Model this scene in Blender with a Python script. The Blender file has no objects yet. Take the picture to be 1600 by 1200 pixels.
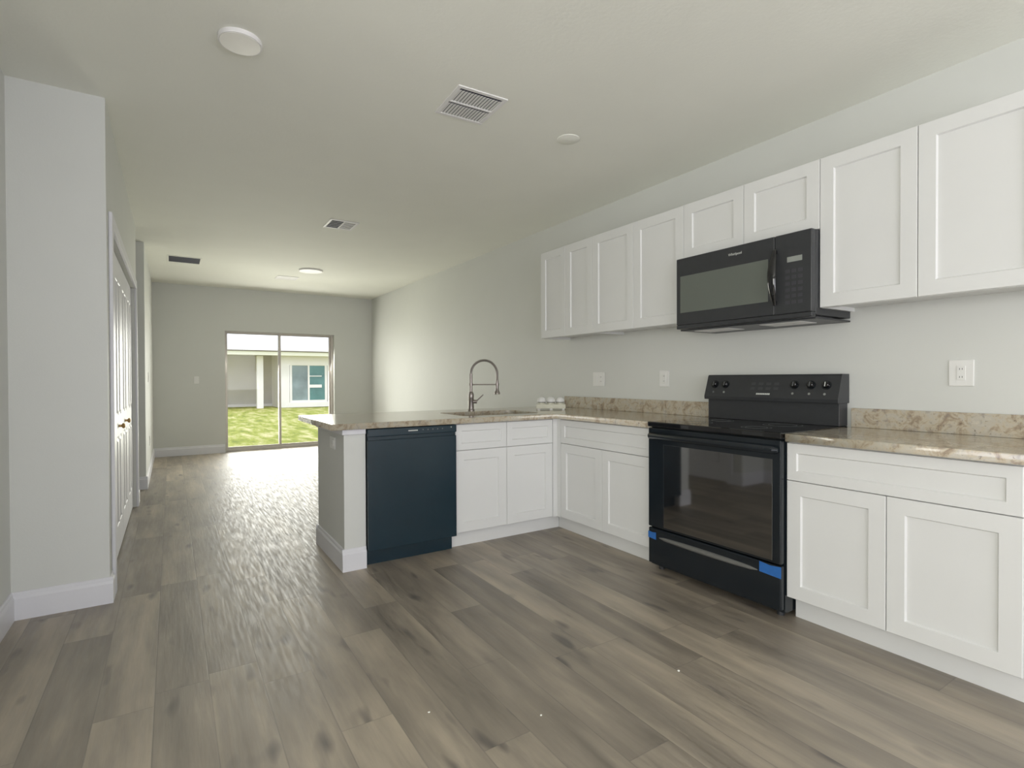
import bpy, bmesh, math, random
from mathutils import Vector, Matrix
random.seed(7)
R = math.radians
S = bpy.context.scene
C = S.collection

# ------------------------------------------------------------------ camera
cam_d = bpy.data.cameras.new('camera')
cam_d.sensor_fit = 'HORIZONTAL'; cam_d.sensor_width = 36.0
cam_d.lens = 36.0 * 830.2 / 1600.0
cam_d.clip_start = 0.02; cam_d.clip_end = 300
cam = bpy.data.objects.new('camera', cam_d); C.objects.link(cam)
YAW, PITCH, ROLL, CH = R(32.6557), R(-0.5672), R(-0.1899), 1.1846
fwd = Vector((math.sin(YAW)*math.cos(PITCH), math.cos(YAW)*math.cos(PITCH), math.sin(PITCH)))
rt = Vector((math.cos(YAW), -math.sin(YAW), 0)); up = rt.cross(fwd)
r2 = rt*math.cos(ROLL) + up*math.sin(ROLL); u2 = -rt*math.sin(ROLL) + up*math.cos(ROLL)
m = Matrix((r2, u2, -fwd)).transposed().to_4x4(); m.translation = Vector((0, 0, CH))
cam.matrix_world = m
S.camera = cam

# ------------------------------------------------------------------ sky, daylight, exposure
world = bpy.data.worlds.new('sky'); S.world = world
world.use_nodes = True
wn = world.node_tree.nodes; wl = world.node_tree.links
bg = wn['Background']
tc = wn.new('ShaderNodeTexCoord'); sp = wn.new('ShaderNodeSeparateXYZ'); rp = wn.new('ShaderNodeValToRGB')
wl.new(tc.outputs['Generated'], sp.inputs[0]); wl.new(sp.outputs['Z'], rp.inputs[0]); wl.new(rp.outputs[0], bg.inputs[0])
rp.color_ramp.elements[0].position = 0.0; rp.color_ramp.elements[0].color = (0.95, 0.98, 1.0, 1)
rp.color_ramp.elements[1].position = 1.0; rp.color_ramp.elements[1].color = (0.72, 0.82, 1.0, 1)
bg.inputs[1].default_value = 1.65
S.view_settings.view_transform = 'Standard'
S.view_settings.look = 'None'
S.view_settings.gamma = 1.0
S.view_settings.use_curve_mapping = False
S.view_settings.exposure = 0.13

def area(name, loc, rot, sx, sy, power, col):
    l = bpy.data.lights.new(name, 'AREA'); l.shape = 'RECTANGLE'; l.size = sx; l.size_y = sy
    l.energy = power; l.color = col
    o = bpy.data.objects.new(name, l); C.objects.link(o); o.location = loc; o.rotation_euler = rot
    return o
# daylight through the rear window and the sliding door, plus an added side fill
area('daylight_rear_window', (0.6, -2.9, 1.35), (R(130), 0, 0), 4.4, 2.1, 106, (0.92, 0.90, 1.0))
area('side_fill', (-3.3, -0.9, 1.4), (R(80), 0, R(-62)), 2.4, 1.7, 90, (1.0, 0.985, 0.93))  # unseen fill lamp added to brighten the right wall, cabinets and floor
area('daylight_sliding_door', (1.6, 9.98, 1.05), (R(-74), 0, 0), 1.7, 1.9, 80, (1.0, 0.985, 0.90))

sun_d = bpy.data.lights.new('sun', 'SUN'); sun_d.energy = 1.2; sun_d.angle = R(12); sun_d.color = (1, 0.97, 0.9)
sun = bpy.data.objects.new('sun', sun_d); C.objects.link(sun)
sun.rotation_euler = (R(28), 0, R(10))

# ------------------------------------------------------------------ materials
def mat(name, col, rough=0.5, metal=0.0, spec=0.5, noise=0.0, nscale=20, bump=0.0, bscale=200, coat=0.0):
    m = bpy.data.materials.new(name); m.use_nodes = True
    n = m.node_tree.nodes; l = m.node_tree.links; b = n['Principled BSDF']
    b.inputs['Base Color'].default_value = (*col, 1)
    b.inputs['Roughness'].default_value = rough; b.inputs['Metallic'].default_value = metal
    b.inputs['Specular IOR Level'].default_value = spec
    b.inputs['Coat Weight'].default_value = coat
    t = n.new('ShaderNodeTexCoord')
    if noise > 0:
        x = n.new('ShaderNodeTexNoise'); x.inputs['Scale'].default_value = nscale; x.inputs['Detail'].default_value = 4
        l.new(t.outputs['Object'], x.inputs['Vector'])
        r = n.new('ShaderNodeValToRGB'); l.new(x.outputs['Fac'], r.inputs[0])
        r.color_ramp.elements[0].position = 0.3; r.color_ramp.elements[1].position = 0.7
        r.color_ramp.elements[0].color = (*[c*(1-noise) for c in col], 1)
        r.color_ramp.elements[1].color = (*[min(1, c*(1+noise)) for c in col], 1)
        l.new(r.outputs[0], b.inputs['Base Color'])
    if bump > 0:
        x = n.new('ShaderNodeTexNoise'); x.inputs['Scale'].default_value = bscale; x.inputs['Detail'].default_value = 3
        l.new(t.outputs['Object'], x.inputs['Vector'])
        q = n.new('ShaderNodeBump'); q.inputs['Strength'].default_value = bump; q.inputs['Distance'].default_value = 0.002
        l.new(x.outputs['Fac'], q.inputs['Height']); l.new(q.outputs[0], b.inputs['Normal'])
    return m

M = {}
M['wall'] = mat('wall_paint', (0.67, 0.68, 0.645), 0.6, noise=0.01, nscale=3, bump=0.15, bscale=150)
M['ceiling'] = mat('ceiling_paint', (0.86, 0.865, 0.79), 0.8, noise=0.01, nscale=3, bump=0.4, bscale=60)
M['trim'] = mat('white_trim_paint', (0.74, 0.74, 0.77), 0.35, noise=0.01, nscale=5)
M['cab'] = mat('white_cabinet_lacquer', (0.745, 0.75, 0.735), 0.32, noise=0.01, nscale=4)
M['cab_in'] = mat('cabinet_underside', (0.72, 0.71, 0.68), 0.5, noise=0.02, nscale=8)
M['blk'] = mat('gloss_black_enamel', (0.010, 0.014, 0.018), 0.16, spec=0.5, noise=0.05, nscale=6)
M['blk2'] = mat('satin_black_plastic', (0.035, 0.037, 0.04), 0.38, noise=0.05, nscale=30)
M['dwblk'] = mat('black_dishwasher_front', (0.006, 0.024, 0.037), 0.22, spec=0.6, noise=0.05, nscale=6)
M['blkglass'] = mat('black_glass', (0.006, 0.006, 0.007), 0.04, spec=0.8, noise=0.05, nscale=6)
M['ovenglass'] = mat('oven_window_glass', (0.008, 0.007, 0.007), 0.05, spec=1.0, noise=0.05, nscale=6, coat=1.0); M['ovenglass'].node_tree.nodes['Principled BSDF'].inputs['IOR'].default_value = 1.8
M['mwwin'] = mat('microwave_window_mesh', (0.13, 0.145, 0.125), 0.35, noise=0.08, nscale=900)
M['greybar'] = mat('grey_handle_plastic', (0.14, 0.14, 0.13), 0.4, noise=0.04, nscale=40)
M['mark'] = mat('pale_print', (0.62, 0.64, 0.6), 0.5, noise=0.02)
M['dim'] = mat('grey_print', (0.12, 0.13, 0.13), 0.5, noise=0.02)
M['pad'] = mat('faint_touch_pad', (0.055, 0.058, 0.06), 0.4, noise=0.03)
M['display'] = mat('pale_display_window', (0.30, 0.32, 0.29), 0.25, noise=0.02)
M['tape'] = mat('blue_painters_tape', (0.02, 0.13, 0.42), 0.7, noise=0.06, nscale=60)
M['plastic'] = mat('white_plastic', (0.80, 0.80, 0.77), 0.35, noise=0.01)
M['slot'] = mat('dark_slot', (0.03, 0.03, 0.03), 0.7, noise=0.05)
M['nickel'] = mat('brushed_nickel', (0.30, 0.27, 0.25), 0.32, metal=0.85, noise=0.06, nscale=60)
M['steel'] = mat('stainless_steel', (0.33, 0.32, 0.29), 0.35, metal=0.9, noise=0.05, nscale=40)
M['brass'] = mat('brass', (0.55, 0.36, 0.16), 0.3, metal=0.9, noise=0.05)
M['brown'] = mat('brown_screw_cap', (0.12, 0.05, 0.04), 0.5, noise=0.05)
M['vent'] = mat('white_vent_metal', (0.82, 0.81, 0.80), 0.45, noise=0.02)
M['duct'] = mat('dark_duct', (0.03, 0.03, 0.05), 0.8, noise=0.1)
M['lens'] = mat('opal_lens', (0.93, 0.92, 0.86), 0.4, noise=0.01)
M['alu'] = mat('door_frame_aluminium', (0.62, 0.58, 0.54), 0.4, noise=0.02)
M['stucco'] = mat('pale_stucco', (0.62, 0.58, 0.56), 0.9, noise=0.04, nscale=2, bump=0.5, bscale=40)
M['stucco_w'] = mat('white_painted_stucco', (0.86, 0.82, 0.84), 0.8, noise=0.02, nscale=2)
M['fascia'] = mat('white_fascia', (0.85, 0.83, 0.74), 0.6, noise=0.02)
M['gutter_shadow'] = mat('grey_shadow_line', (0.25, 0.22, 0.2), 0.6, noise=0.04)  # grey carries the gutter's shadow between roof and fascia
M['roof'] = mat('white_roof_shingle', (0.88, 0.86, 0.87), 0.9, noise=0.04, nscale=12)
M['rearpane'] = mat('neighbour_glass', (0.24, 0.30, 0.33), 0.15, noise=0.3, nscale=1.2)
M['rearpane2'] = mat('neighbour_glass_teal', (0.10, 0.22, 0.23), 0.15, noise=0.2, nscale=1.5)
M['tray'] = mat('cream_plastic_tray', (0.66, 0.65, 0.52), 0.4, noise=0.03)
M['chip'] = mat('white_debris', (0.85, 0.85, 0.8), 0.6, noise=0.03)

def glass_mat():
    m = bpy.data.materials.new('clear_window_glass'); m.use_nodes = True
    n = m.node_tree.nodes; l = m.node_tree.links
    for x in list(n): n.remove(x)
    o = n.new('ShaderNodeOutputMaterial'); mx = n.new('ShaderNodeMixShader'); f = n.new('ShaderNodeFresnel')
    t = n.new('ShaderNodeBsdfTransparent'); g = n.new('ShaderNodeBsdfGlossy')
    f.inputs[0].default_value = 1.3; g.inputs['Roughness'].default_value = 0.02
    t.inputs[0].default_value = (0.97, 0.975, 0.97, 1)
    l.new(f.outputs[0], mx.inputs[0]); l.new(t.outputs[0], mx.inputs[1]); l.new(g.outputs[0], mx.inputs[2]); l.new(mx.outputs[0], o.inputs[0])
    return m
M['glass'] = glass_mat()

def node_math(nt, op, a, b=None, c=None):
    x = nt.nodes.new('ShaderNodeMath'); x.operation = op
    for i, v in enumerate((a, b, c)):
        if v is None: continue
        if isinstance(v, (int, float)): x.inputs[i].default_value = v
        else: nt.links.new(v, x.inputs[i])
    return x.outputs[0]

def floor_mat():
    m = bpy.data.materials.new('grey_oak_vinyl_plank'); m.use_nodes = True
    nt = m.node_tree; n = nt.nodes; l = nt.links; b = n['Principled BSDF']
    t = n.new('ShaderNodeTexCoord'); s = n.new('ShaderNodeSeparateXYZ'); l.new(t.outputs['Object'], s.inputs[0])
    W_, L_ = 0.178, 1.25
    xr = node_math(nt, 'DIVIDE', node_math(nt, 'ADD', s.outputs['X'], 0.062), W_)
    row = node_math(nt, 'FLOOR', xr)
    wn1 = n.new('ShaderNodeTexWhiteNoise'); wn1.noise_dimensions = '1D'; l.new(row, wn1.inputs['W'])
    yl = node_math(nt, 'ADD', node_math(nt, 'DIVIDE', s.outputs['Y'], L_), node_math(nt, 'MULTIPLY', wn1.outputs['Value'], 7.0))
    col = node_math(nt, 'FLOOR', yl)
    cv = n.new('ShaderNodeCombineXYZ'); l.new(row, cv.inputs[0]); l.new(col, cv.inputs[1])
    wn2 = n.new('ShaderNodeTexWhiteNoise'); wn2.noise_dimensions = '2D'; l.new(cv.outputs[0], wn2.inputs['Vector'])
    pid = wn2.outputs['Value']
    # grain
    gv = n.new('ShaderNodeCombineXYZ')
    l.new(node_math(nt, 'ADD', node_math(nt, 'MULTIPLY', s.outputs['X'], 9.0), node_math(nt, 'MULTIPLY', pid, 40.0)), gv.inputs[0])
    l.new(node_math(nt, 'ADD', node_math(nt, 'MULTIPLY', s.outputs['Y'], 1.3), node_math(nt, 'MULTIPLY', pid, 17.0)), gv.inputs[1])
    g1 = n.new('ShaderNodeTexNoise'); g1.inputs['Scale'].default_value = 1.0; g1.inputs['Detail'].default_value = 5; g1.inputs['Roughness'].default_value = 0.55
    l.new(gv.outputs[0], g1.inputs['Vector'])
    gv2 = n.new('ShaderNodeCombineXYZ')
    l.new(node_math(nt, 'ADD', node_math(nt, 'MULTIPLY', s.outputs['X'], 70.0), node_math(nt, 'MULTIPLY', pid, 90.0)), gv2.inputs[0])
    l.new(node_math(nt, 'MULTIPLY', s.outputs['Y'], 5.0), gv2.inputs[1])
    g2 = n.new('ShaderNodeTexNoise'); g2.inputs['Scale'].default_value = 1.0; g2.inputs['Detail'].default_value = 3
    l.new(gv2.outputs[0], g2.inputs['Vector'])
    # knots
    kv = n.new('ShaderNodeCombineXYZ')
    l.new(node_math(nt, 'ADD', node_math(nt, 'MULTIPLY', s.outputs['X'], 11.0), node_math(nt, 'MULTIPLY', pid, 23.0)), kv.inputs[0])
    l.new(node_math(nt, 'ADD', node_math(nt, 'MULTIPLY', s.outputs['Y'], 3.2), node_math(nt, 'MULTIPLY', pid, 31.0)), kv.inputs[1])
    k = n.new('ShaderNodeTexNoise'); k.inputs['Scale'].default_value = 1.0; k.inputs['Detail'].default_value = 1.5
    l.new(kv.outputs[0], k.inputs['Vector'])
    kr = n.new('ShaderNodeMapRange'); l.new(k.outputs['Fac'], kr.inputs[0])
    kr.inputs[1].default_value = 0.64; kr.inputs[2].default_value = 0.76; kr.inputs[3].default_value = 0.0; kr.inputs[4].default_value = 0.85
    # base colour per plank
    r = n.new('ShaderNodeValToRGB'); e = r.color_ramp.elements
    e[0].position = 0.0; e[0].color = (0.105, 0.085, 0.062, 1)
    e[1].position = 1.0; e[1].color = (0.47, 0.395, 0.29, 1)
    x = e.new(0.5); x.color = (0.245, 0.205, 0.155, 1)
    v = node_math(nt, 'ADD', node_math(nt, 'ADD', node_math(nt, 'MULTIPLY', pid, 0.34), 0.0), node_math(nt, 'MULTIPLY', node_math(nt, 'SUBTRACT', g1.outputs['Fac'], 0.25), 1.45))
    v = node_math(nt, 'ADD', v, node_math(nt, 'MULTIPLY', node_math(nt, 'SUBTRACT', g2.outputs['Fac'], 0.5), 0.25))
    l.new(v, r.inputs[0])
    # seams
    fx = node_math(nt, 'FRACT', xr); fy = node_math(nt, 'FRACT', yl)
    dx = node_math(nt, 'MULTIPLY', node_math(nt, 'MINIMUM', fx, node_math(nt, 'SUBTRACT', 1.0, fx)), W_)
    dy = node_math(nt, 'MULTIPLY', node_math(nt, 'MINIMUM', fy, node_math(nt, 'SUBTRACT', 1.0, fy)), L_)
    d = node_math(nt, 'MINIMUM', dx, dy)
    sm = n.new('ShaderNodeMapRange'); l.new(d, sm.inputs[0])
    sm.inputs[1].default_value = 0.0006; sm.inputs[2].default_value = 0.003; sm.inputs[3].default_value = 0.35; sm.inputs[4].default_value = 0.0
    mx = n.new('ShaderNodeMix'); mx.data_type = 'RGBA'; mx.inputs[7].default_value = (0.05, 0.04, 0.035, 1)
    l.new(r.outputs[0], mx.inputs[6]); l.new(kr.outputs[0], mx.inputs[0])
    m2 = n.new('ShaderNodeMix'); m2.data_type = 'RGBA'; m2.inputs[7].default_value = (0.05, 0.043, 0.038, 1)
    l.new(mx.outputs[2], m2.inputs[6]); l.new(sm.outputs[0], m2.inputs[0])
    l.new(m2.outputs[2], b.inputs['Base Color'])
    rr = n.new('ShaderNodeMapRange'); l.new(g2.outputs['Fac'], rr.inputs[0])
    rr.inputs[1].default_value = 0.3; rr.inputs[2].default_value = 0.7; rr.inputs[3].default_value = 0.40; rr.inputs[4].default_value = 0.62
    l.new(rr.outputs[0], b.inputs['Roughness'])
    b.inputs['Specular IOR Level'].default_value = 0.8; b.inputs['IOR'].default_value = 1.95
    bp = n.new('ShaderNodeBump'); bp.inputs['Strength'].default_value = 0.35; bp.inputs['Distance'].default_value = 0.0015
    hh = node_math(nt, 'SUBTRACT', node_math(nt, 'MULTIPLY', g2.outputs['Fac'], 1.3), sm.outputs[0])
    l.new(hh, bp.inputs['Height']); l.new(bp.outputs[0], b.inputs['Normal'])
    return m
M['floor'] = floor_mat()

def granite_mat():
    m = bpy.data.materials.new('beige_speckled_granite'); m.use_nodes = True
    nt = m.node_tree; n = nt.nodes; l = nt.links; b = n['Principled BSDF']
    t = n.new('ShaderNodeTexCoord')
    def noise(sc, det, rough=0.6, dist=0.0):
        x = n.new('ShaderNodeTexNoise'); x.inputs['Scale'].default_value = sc; x.inputs['Detail'].default_value = det
        x.inputs['Roughness'].default_value = rough; x.inputs['Distortion'].default_value = dist
        l.new(t.outputs['Object'], x.inputs['Vector']); return x.outputs['Fac']
    r = n.new('ShaderNodeValToRGB'); l.new(noise(14, 8, 0.7, 0.8), r.inputs[0]); e = r.color_ramp.elements
    e[0].position = 0.30; e[0].color = (0.20, 0.15, 0.11, 1); e[1].position = 0.75; e[1].color = (0.66, 0.60, 0.47, 1)
    for p_, c_ in ((0.42, (0.40, 0.33, 0.24)), (0.5, (0.52, 0.46, 0.35)), (0.6, (0.50, 0.47, 0.40))):
        x = e.new(p_); x.color = (*c_, 1)
    dk = n.new('ShaderNodeMapRange'); l.new(noise(75, 4, 0.7), dk.inputs[0])
    dk.inputs[1].default_value = 0.60; dk.inputs[2].default_value = 0.70; dk.inputs[3].default_value = 0; dk.inputs[4].default_value = 0.75
    gy = n.new('ShaderNodeMapRange'); l.new(noise(30, 5, 0.6, 0.5), gy.inputs[0])
    gy.inputs[1].default_value = 0.56; gy.inputs[2].default_value = 0.68; gy.inputs[3].default_value = 0; gy.inputs[4].default_value = 0.6
    a = n.new('ShaderNodeMix'); a.data_type = 'RGBA'; a.inputs[7].default_value = (0.27, 0.24, 0.22, 1); l.new(gy.outputs[0], a.inputs[0]); l.new(r.outputs[0], a.inputs[6])
    c = n.new('ShaderNodeMix'); c.data_type = 'RGBA'; c.inputs[7].default_value = (0.12, 0.09, 0.08, 1); l.new(dk.outputs[0], c.inputs[0]); l.new(a.outputs[2], c.inputs[6])
    l.new(c.outputs[2], b.inputs['Base Color']); b.inputs['Roughness'].default_value = 0.12
    return m
M['granite'] = granite_mat()

def lawn_mat():
    m = bpy.data.materials.new('lawn_grass'); m.use_nodes = True
    nt = m.node_tree; n = nt.nodes; l = nt.links; b = n['Principled BSDF']
    t = n.new('ShaderNodeTexCoord')
    x = n.new('ShaderNodeTexNoise'); x.inputs['Scale'].default_value = 1.0; x.inputs['Detail'].default_value = 6; x.inputs['Roughness'].default_value = 0.7
    mp = n.new('ShaderNodeMapping'); mp.inputs['Scale'].default_value = (3.5, 0.9, 1)
    l.new(t.outputs['Object'], mp.inputs['Vector']); l.new(mp.outputs[0], x.inputs['Vector'])
    r = n.new('ShaderNodeValToRGB'); l.new(x.outputs['Fac'], r.inputs[0]); e = r.color_ramp.elements
    e[0].position = 0.3; e[0].color = (0.15, 0.19, 0.02, 1); e[1].position = 0.7; e[1].color = (0.74, 0.64, 0.36, 1)
    y = e.new(0.48); y.color = (0.34, 0.36, 0.05, 1)
    l.new(r.outputs[0], b.inputs['Base Color']); b.inputs['Roughness'].default_value = 0.9
    return m
M['lawn'] = lawn_mat()

# ------------------------------------------------------------------ helpers
def box(bm, x0, x1, y0, y1, z0, z1, bev=0.0, seg=2):
    t = bmesh.new()
    mt = Matrix.Translation(((x0+x1)/2, (y0+y1)/2, (z0+z1)/2)) @ Matrix.Diagonal((abs(x1-x0), abs(y1-y0), abs(z1-z0), 1))
    bmesh.ops.create_cube(t, size=1.0, matrix=mt)
    if bev > 0: bmesh.ops.bevel(t, geom=t.edges[:], offset=bev, segments=seg, affect='EDGES', profile=0.5)
    add(bm, t)
def add(bm, t):
    me = bpy.data.meshes.new('tmp'); t.to_mesh(me); t.free(); bm.from_mesh(me); bpy.data.meshes.remove(me)
def loops(bm, ls, cap0=True, cap1=True, closed=False):
    rows = [[bm.verts.new(p) for p in l] for l in ls]; k = len(rows[0])
    pairs = list(zip(rows, rows[1:])) + ([(rows[-1], rows[0])] if closed else [])
    for a, b in pairs:
        for i in range(k): bm.faces.new((a[i], a[(i+1) % k], b[(i+1) % k], b[i]))
    if not closed:
        if cap0: bm.faces.new(list(reversed(rows[0])))
        if cap1: bm.faces.new(rows[-1])
def tube(bm, pts, rad, seg=12):
    pts = [Vector(p) for p in pts]; rr = rad if isinstance(rad, (list, tuple)) else [rad]*len(pts)
    ls = []; ref = None
    for i, p in enumerate(pts):
        d = (pts[min(i+1, len(pts)-1)] - pts[max(i-1, 0)]).normalized()
        if ref is None: ref = d.orthogonal().normalized()
        ref = (ref - d*ref.dot(d)).normalized(); s = d.cross(ref)
        ls.append([p + (ref*math.cos(a) + s*math.sin(a))*rr[i] for a in [2*math.pi*j/seg for j in range(seg)]])
    loops(bm, ls)
def lathe(bm, prof, c=(0, 0, 0), axis='z', seg=32):
    ls = []
    for r_, h in prof:
        row = []
        for j in range(seg):
            a = 2*math.pi*j/seg; u, v = r_*math.cos(a), r_*math.sin(a)
            p = {'z': (u, v, h), 'x': (h, u, v), 'y': (u, h, v)}[axis]
            row.append((c[0]+p[0], c[1]+p[1], c[2]+p[2]))
        ls.append(row)
    loops(bm, ls)
def rect(w, h, ins, y): return [(ins, y, ins), (w-ins, y, ins), (w-ins, y, h-ins), (ins, y, h-ins)]
def shaker(bm, ox, oz, w, h, t=0.02, fr=0.066, rec=0.010, ch=0.005):
    ls = [rect(w, h, 0, t), rect(w, h, 0, 0.002), rect(w, h, 0.002, 0), rect(w, h, fr, 0), rect(w, h, fr+ch, rec)]
    loops(bm, [[(ox+p[0], p[1], oz+p[2]) for p in l] for l in ls])
def obj(name, bm, mt, parent=None, smooth=False, label=None):
    bmesh.ops.recalc_face_normals(bm, faces=bm.faces[:])
    me = bpy.data.meshes.new(name); bm.to_mesh(me); bm.free()
    me.materials.append(M[mt] if isinstance(mt, str) else mt)
    if smooth:
        for p in me.polygons: p.use_smooth = True
        me.set_sharp_from_angle(angle=R(40))
    o = bpy.data.objects.new(name, me); C.objects.link(o)
    if parent: o.parent = parent
    if label: o['label'] = label
    return o
def tag(o, label=None, cat=None, group=None, kind=None):
    if label: o['label'] = label
    if cat: o['category'] = cat
    if group: o['group'] = group
    if kind: o['kind'] = kind
    return o
def thing(name, label, cat, loc=(0, 0, 0), rz=0, group=None, kind=None):
    o = bpy.data.objects.new(name, None); C.objects.link(o); o.empty_display_size = 0.1
    o.location = loc; o.rotation_euler = (0, 0, rz)
    return tag(o, label, cat, group, kind)
def struct(name, bm, mt, label, cat):
    return tag(obj(name, bm, mt), label, cat, None, 'structure')
def bx(name, mt, parent, *a, bev=0.0, **k):
    b = bmesh.new(); box(b, *a, bev=bev); return obj(name, b, mt, parent, **k)
NB = bmesh.new

# key dimensions
F, U, W, H = 2.527, 2.827, 3.157, 2.674
YP, YB = 3.296, 9.775
Y0, Y1, Y2 = 0.60, 1.459, 2.322      # right cabinet, range, corner cabinet limits
CT0, CT1 = 0.876, 0.914

# ------------------------------------------------------------------ the room
b = NB(); box(b, -3.6, 3.3, -3.1, 9.93, -0.15, 0)
struct('floor', b, 'floor', 'grey brown wood plank floor running through the kitchen to the sliding door', 'floor')
b = NB(); box(b, -3.6, 3.3, -3.1, 9.93, H, H+0.15)
struct('ceiling', b, 'ceiling', 'flat pale grey ceiling over the kitchen and living area', 'ceiling')
b = NB(); box(b, W, W+0.15, -3.1, 9.93, 0, H)
struct('wall_right', b, 'wall', 'long pale grey wall behind the kitchen cabinets on the right', 'wall')
DX0, DX1, DZ = 0.735, 2.469, 1.98
b = NB()
box(b, -0.36, DX0, YB, YB+0.155, 0, H); box(b, DX1, W, YB, YB+0.155, 0, H); box(b, DX0, DX1, YB, YB+0.155, DZ, H)
struct('wall_back', b, 'wall', 'grey far wall with the sliding glass door in it', 'wall')
b = NB()
box(b, -2.2, -0.24, 6.99, 7.11, 0, H); box(b, -0.36, -0.24, 7.11, YB, 0, H)
struct('wall_left_far', b, 'wall', 'pale wall on the left beyond the hallway opening, lit by the sliding door', 'wall')
b = NB(); box(b, -2.2, -2.08, 3.9, 6.99, 0, H)
struct('wall_hall', b, 'wall', 'wall closing the hallway behind the closet', 'wall')
CX = -0.284; CY0, CY1, CZ = 3.72, 6.06, 2.035
b = NB()
box(b, -0.675, CX, 3.53, 3.63, 0, H); box(b, CX-0.1, CX, 3.63, CY0, 0, H); box(b, CX-0.1, CX, CY1, 6.33, 0, H)
box(b, CX-0.1, CX, CY0, CY1, CZ, H); box(b, -2.08, CX-0.1, 6.23, 6.33, 0, H)
struct('wall_closet', b, 'wall', 'lavender grey wall end and closet wall at the left of the walkway', 'wall')
b = NB(); box(b, -0.775, -0.675, 1.4, 3.63, 0, H)
struct('wall_left_near', b, 'wall', 'sliver of grey wall at the left edge of the photo', 'wall')
b = NB(); box(b, -3.5, -0.775, 1.4, 1.52, 0, H)
struct('wall_left_return', b, 'wall', 'wall closing the dining side left of the camera', 'wall')
b = NB()
box(b, -3.5, -3.38, -3.0, -2.2, 0, H); box(b, -3.5, -3.38, 0.4, 1.4, 0, H); box(b, -3.5, -3.38, -2.2, 0.4, 0, 0.5); box(b, -3.5, -3.38, -2.2, 0.4, 2.25, H)
struct('wall_left', b, 'wall', 'side wall of the dining area with an added window', 'wall')
b = NB()
box(b, -3.5, -1.6, -3.1, -3.0, 0, H); box(b, 2.8, W, -3.1, -3.0, 0, H); box(b, -1.6, 2.8, -3.1, -3.0, 2.4, H); box(b, -1.6, 2.8, -3.1, -3.0, 0, 0.25)
struct('wall_front', b, 'wall', 'wall behind the camera with a wide window', 'wall')

def bb(name, segs, label):
    """segs: (axis, c, a0, a1, dir): axis 'x' wall plane x=c running y a0..a1, board sticks out in dir"""
    b = NB()
    for ax, c, a0, a1, d in segs:
        t = 0.015
        prof = [(0, 0), (t, 0), (t, 0.105), (t*0.8, 0.112), (t*0.55, 0.118), (t*0.5, 0.130), (t*0.3, 0.136), (0, 0.137)]
        ls = []
        for a in (a0, a1):
            if ax == 'x': ls.append([(c+d*p, a, z) for p, z in prof])
            else: ls.append([(a, c+d*p, z) for p, z in prof])
        loops(b, ls)
    return struct(name, b, 'trim', label, 'baseboard')
bb('baseboard_closet', [('y', 3.53, -0.675, CX+0.015, -1), ('x', CX, 3.5301, 3.645, 1), ('x', CX, 6.135, 6.33, 1), ('y', 6.33, -2.0, CX+0.015, 1)], 'white baseboard around the lavender grey wall end at left')
bb('baseboard_left_near', [('x', -0.675, 1.4, 3.53, 1)], 'white baseboard along the wall at the left photo edge')
bb('baseboard_left_far', [('y', 6.99, -2.0, -0.225, -1), ('x', -0.24, 6.9901, YB, 1)], 'white baseboard along the far left wall beyond the hallway')
bb('baseboard_back', [('y', YB, -0.24, DX0-0.01, -1), ('y', YB, DX1+0.01, W, -1)], 'white baseboard along the far wall beside the sliding door')
bb('baseboard_right', [('x', W, 3.99, YB, -1), ('x', W, -3.0, Y0-0.01, -1)], 'white baseboard along the long right wall')

# half wall of the peninsula
b = NB()
box(b, 0.888, 1.022, 3.303, 3.985, 0, CT0); box(b, 1.022, W, 3.925, 3.985, 0, CT0)
hw = struct('wall_peninsula', b, 'wall', 'grey painted half wall with white end carrying the peninsula counter', 'half wall')
b = NB()
box(b, 0.876, 1.022, 3.290, 3.303, 0.842, CT0-0.001, bev=0.003); box(b, 0.876, 0.888, 3.303, 3.997, 0.842, CT0-0.001, bev=0.003); box(b, 0.888, W, 3.985, 3.997, 0.842, CT0-0.001, bev=0.003)
obj('top_moulding', b, 'trim', hw)
bb('baseboard_peninsula', [('y', 3.303, 0.873, 1.022, -1), ('x', 0.888, 3.3031, 3.9849, -1), ('y', 3.985, 0.873, W-0.016, 1)], 'white baseboard around the peninsula half wall')

# ------------------------------------------------------------------ sliding glass door
d1 = thing('door_1', 'two panel sliding glass door in the far wall opening on the lawn', 'sliding door', ((DX0+DX1)/2, YB+0.1, 0), 0, None, 'structure')
ox = (DX0+DX1)/2
b = NB()
y0, y1 = -0.02, 0.05
box(b, DX0-ox, DX0-ox+0.02, y0, y1, 0.0, DZ); box(b, DX1-ox-0.035, DX1-ox, y0, y1, 0.0, DZ)
box(b, DX0-ox+0.02, DX1-ox-0.035, y0, y1, DZ-0.02, DZ); box(b, DX0-ox+0.02, DX1-ox-0.035, y0, y1, 0.0, 0.035)
obj('door_frame', b, 'alu', d1)
for k, (a0, a1, yy) in enumerate(((DX0-ox+0.022, 1.592-ox, 0.0), (1.552-ox, DX1-ox-0.037, 0.028))):
    b = NB(); s_ = 0.018 if k == 0 else 0.03
    e_ = 0.03
    box(b, a0, a0+(s_ if k == 0 else 0.034), yy-0.01, yy+0.012, 0.036, DZ-0.021); box(b, a1-(0.034 if k == 0 else s_), a1, yy-0.01, yy+0.012, 0.036, DZ-0.021)
    box(b, a0+s_, a1-s_, yy-0.009, yy+0.011, 0.037, 0.075); box(b, a0+s_, a1-s_, yy-0.009, yy+0.011, DZ-0.04, DZ-0.022)
    p = obj('sliding_panel', b, 'alu', d1)
    b = NB(); box(b, a0+0.015, a1-0.015, yy-0.002, yy+0.002, 0.06, DZ-0.03); obj('pane', b, 'glass', p)
b = NB(); box(b, 0.0, 0.018, -0.012, 0.0, 0.95, 1.15, bev=0.003)
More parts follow.
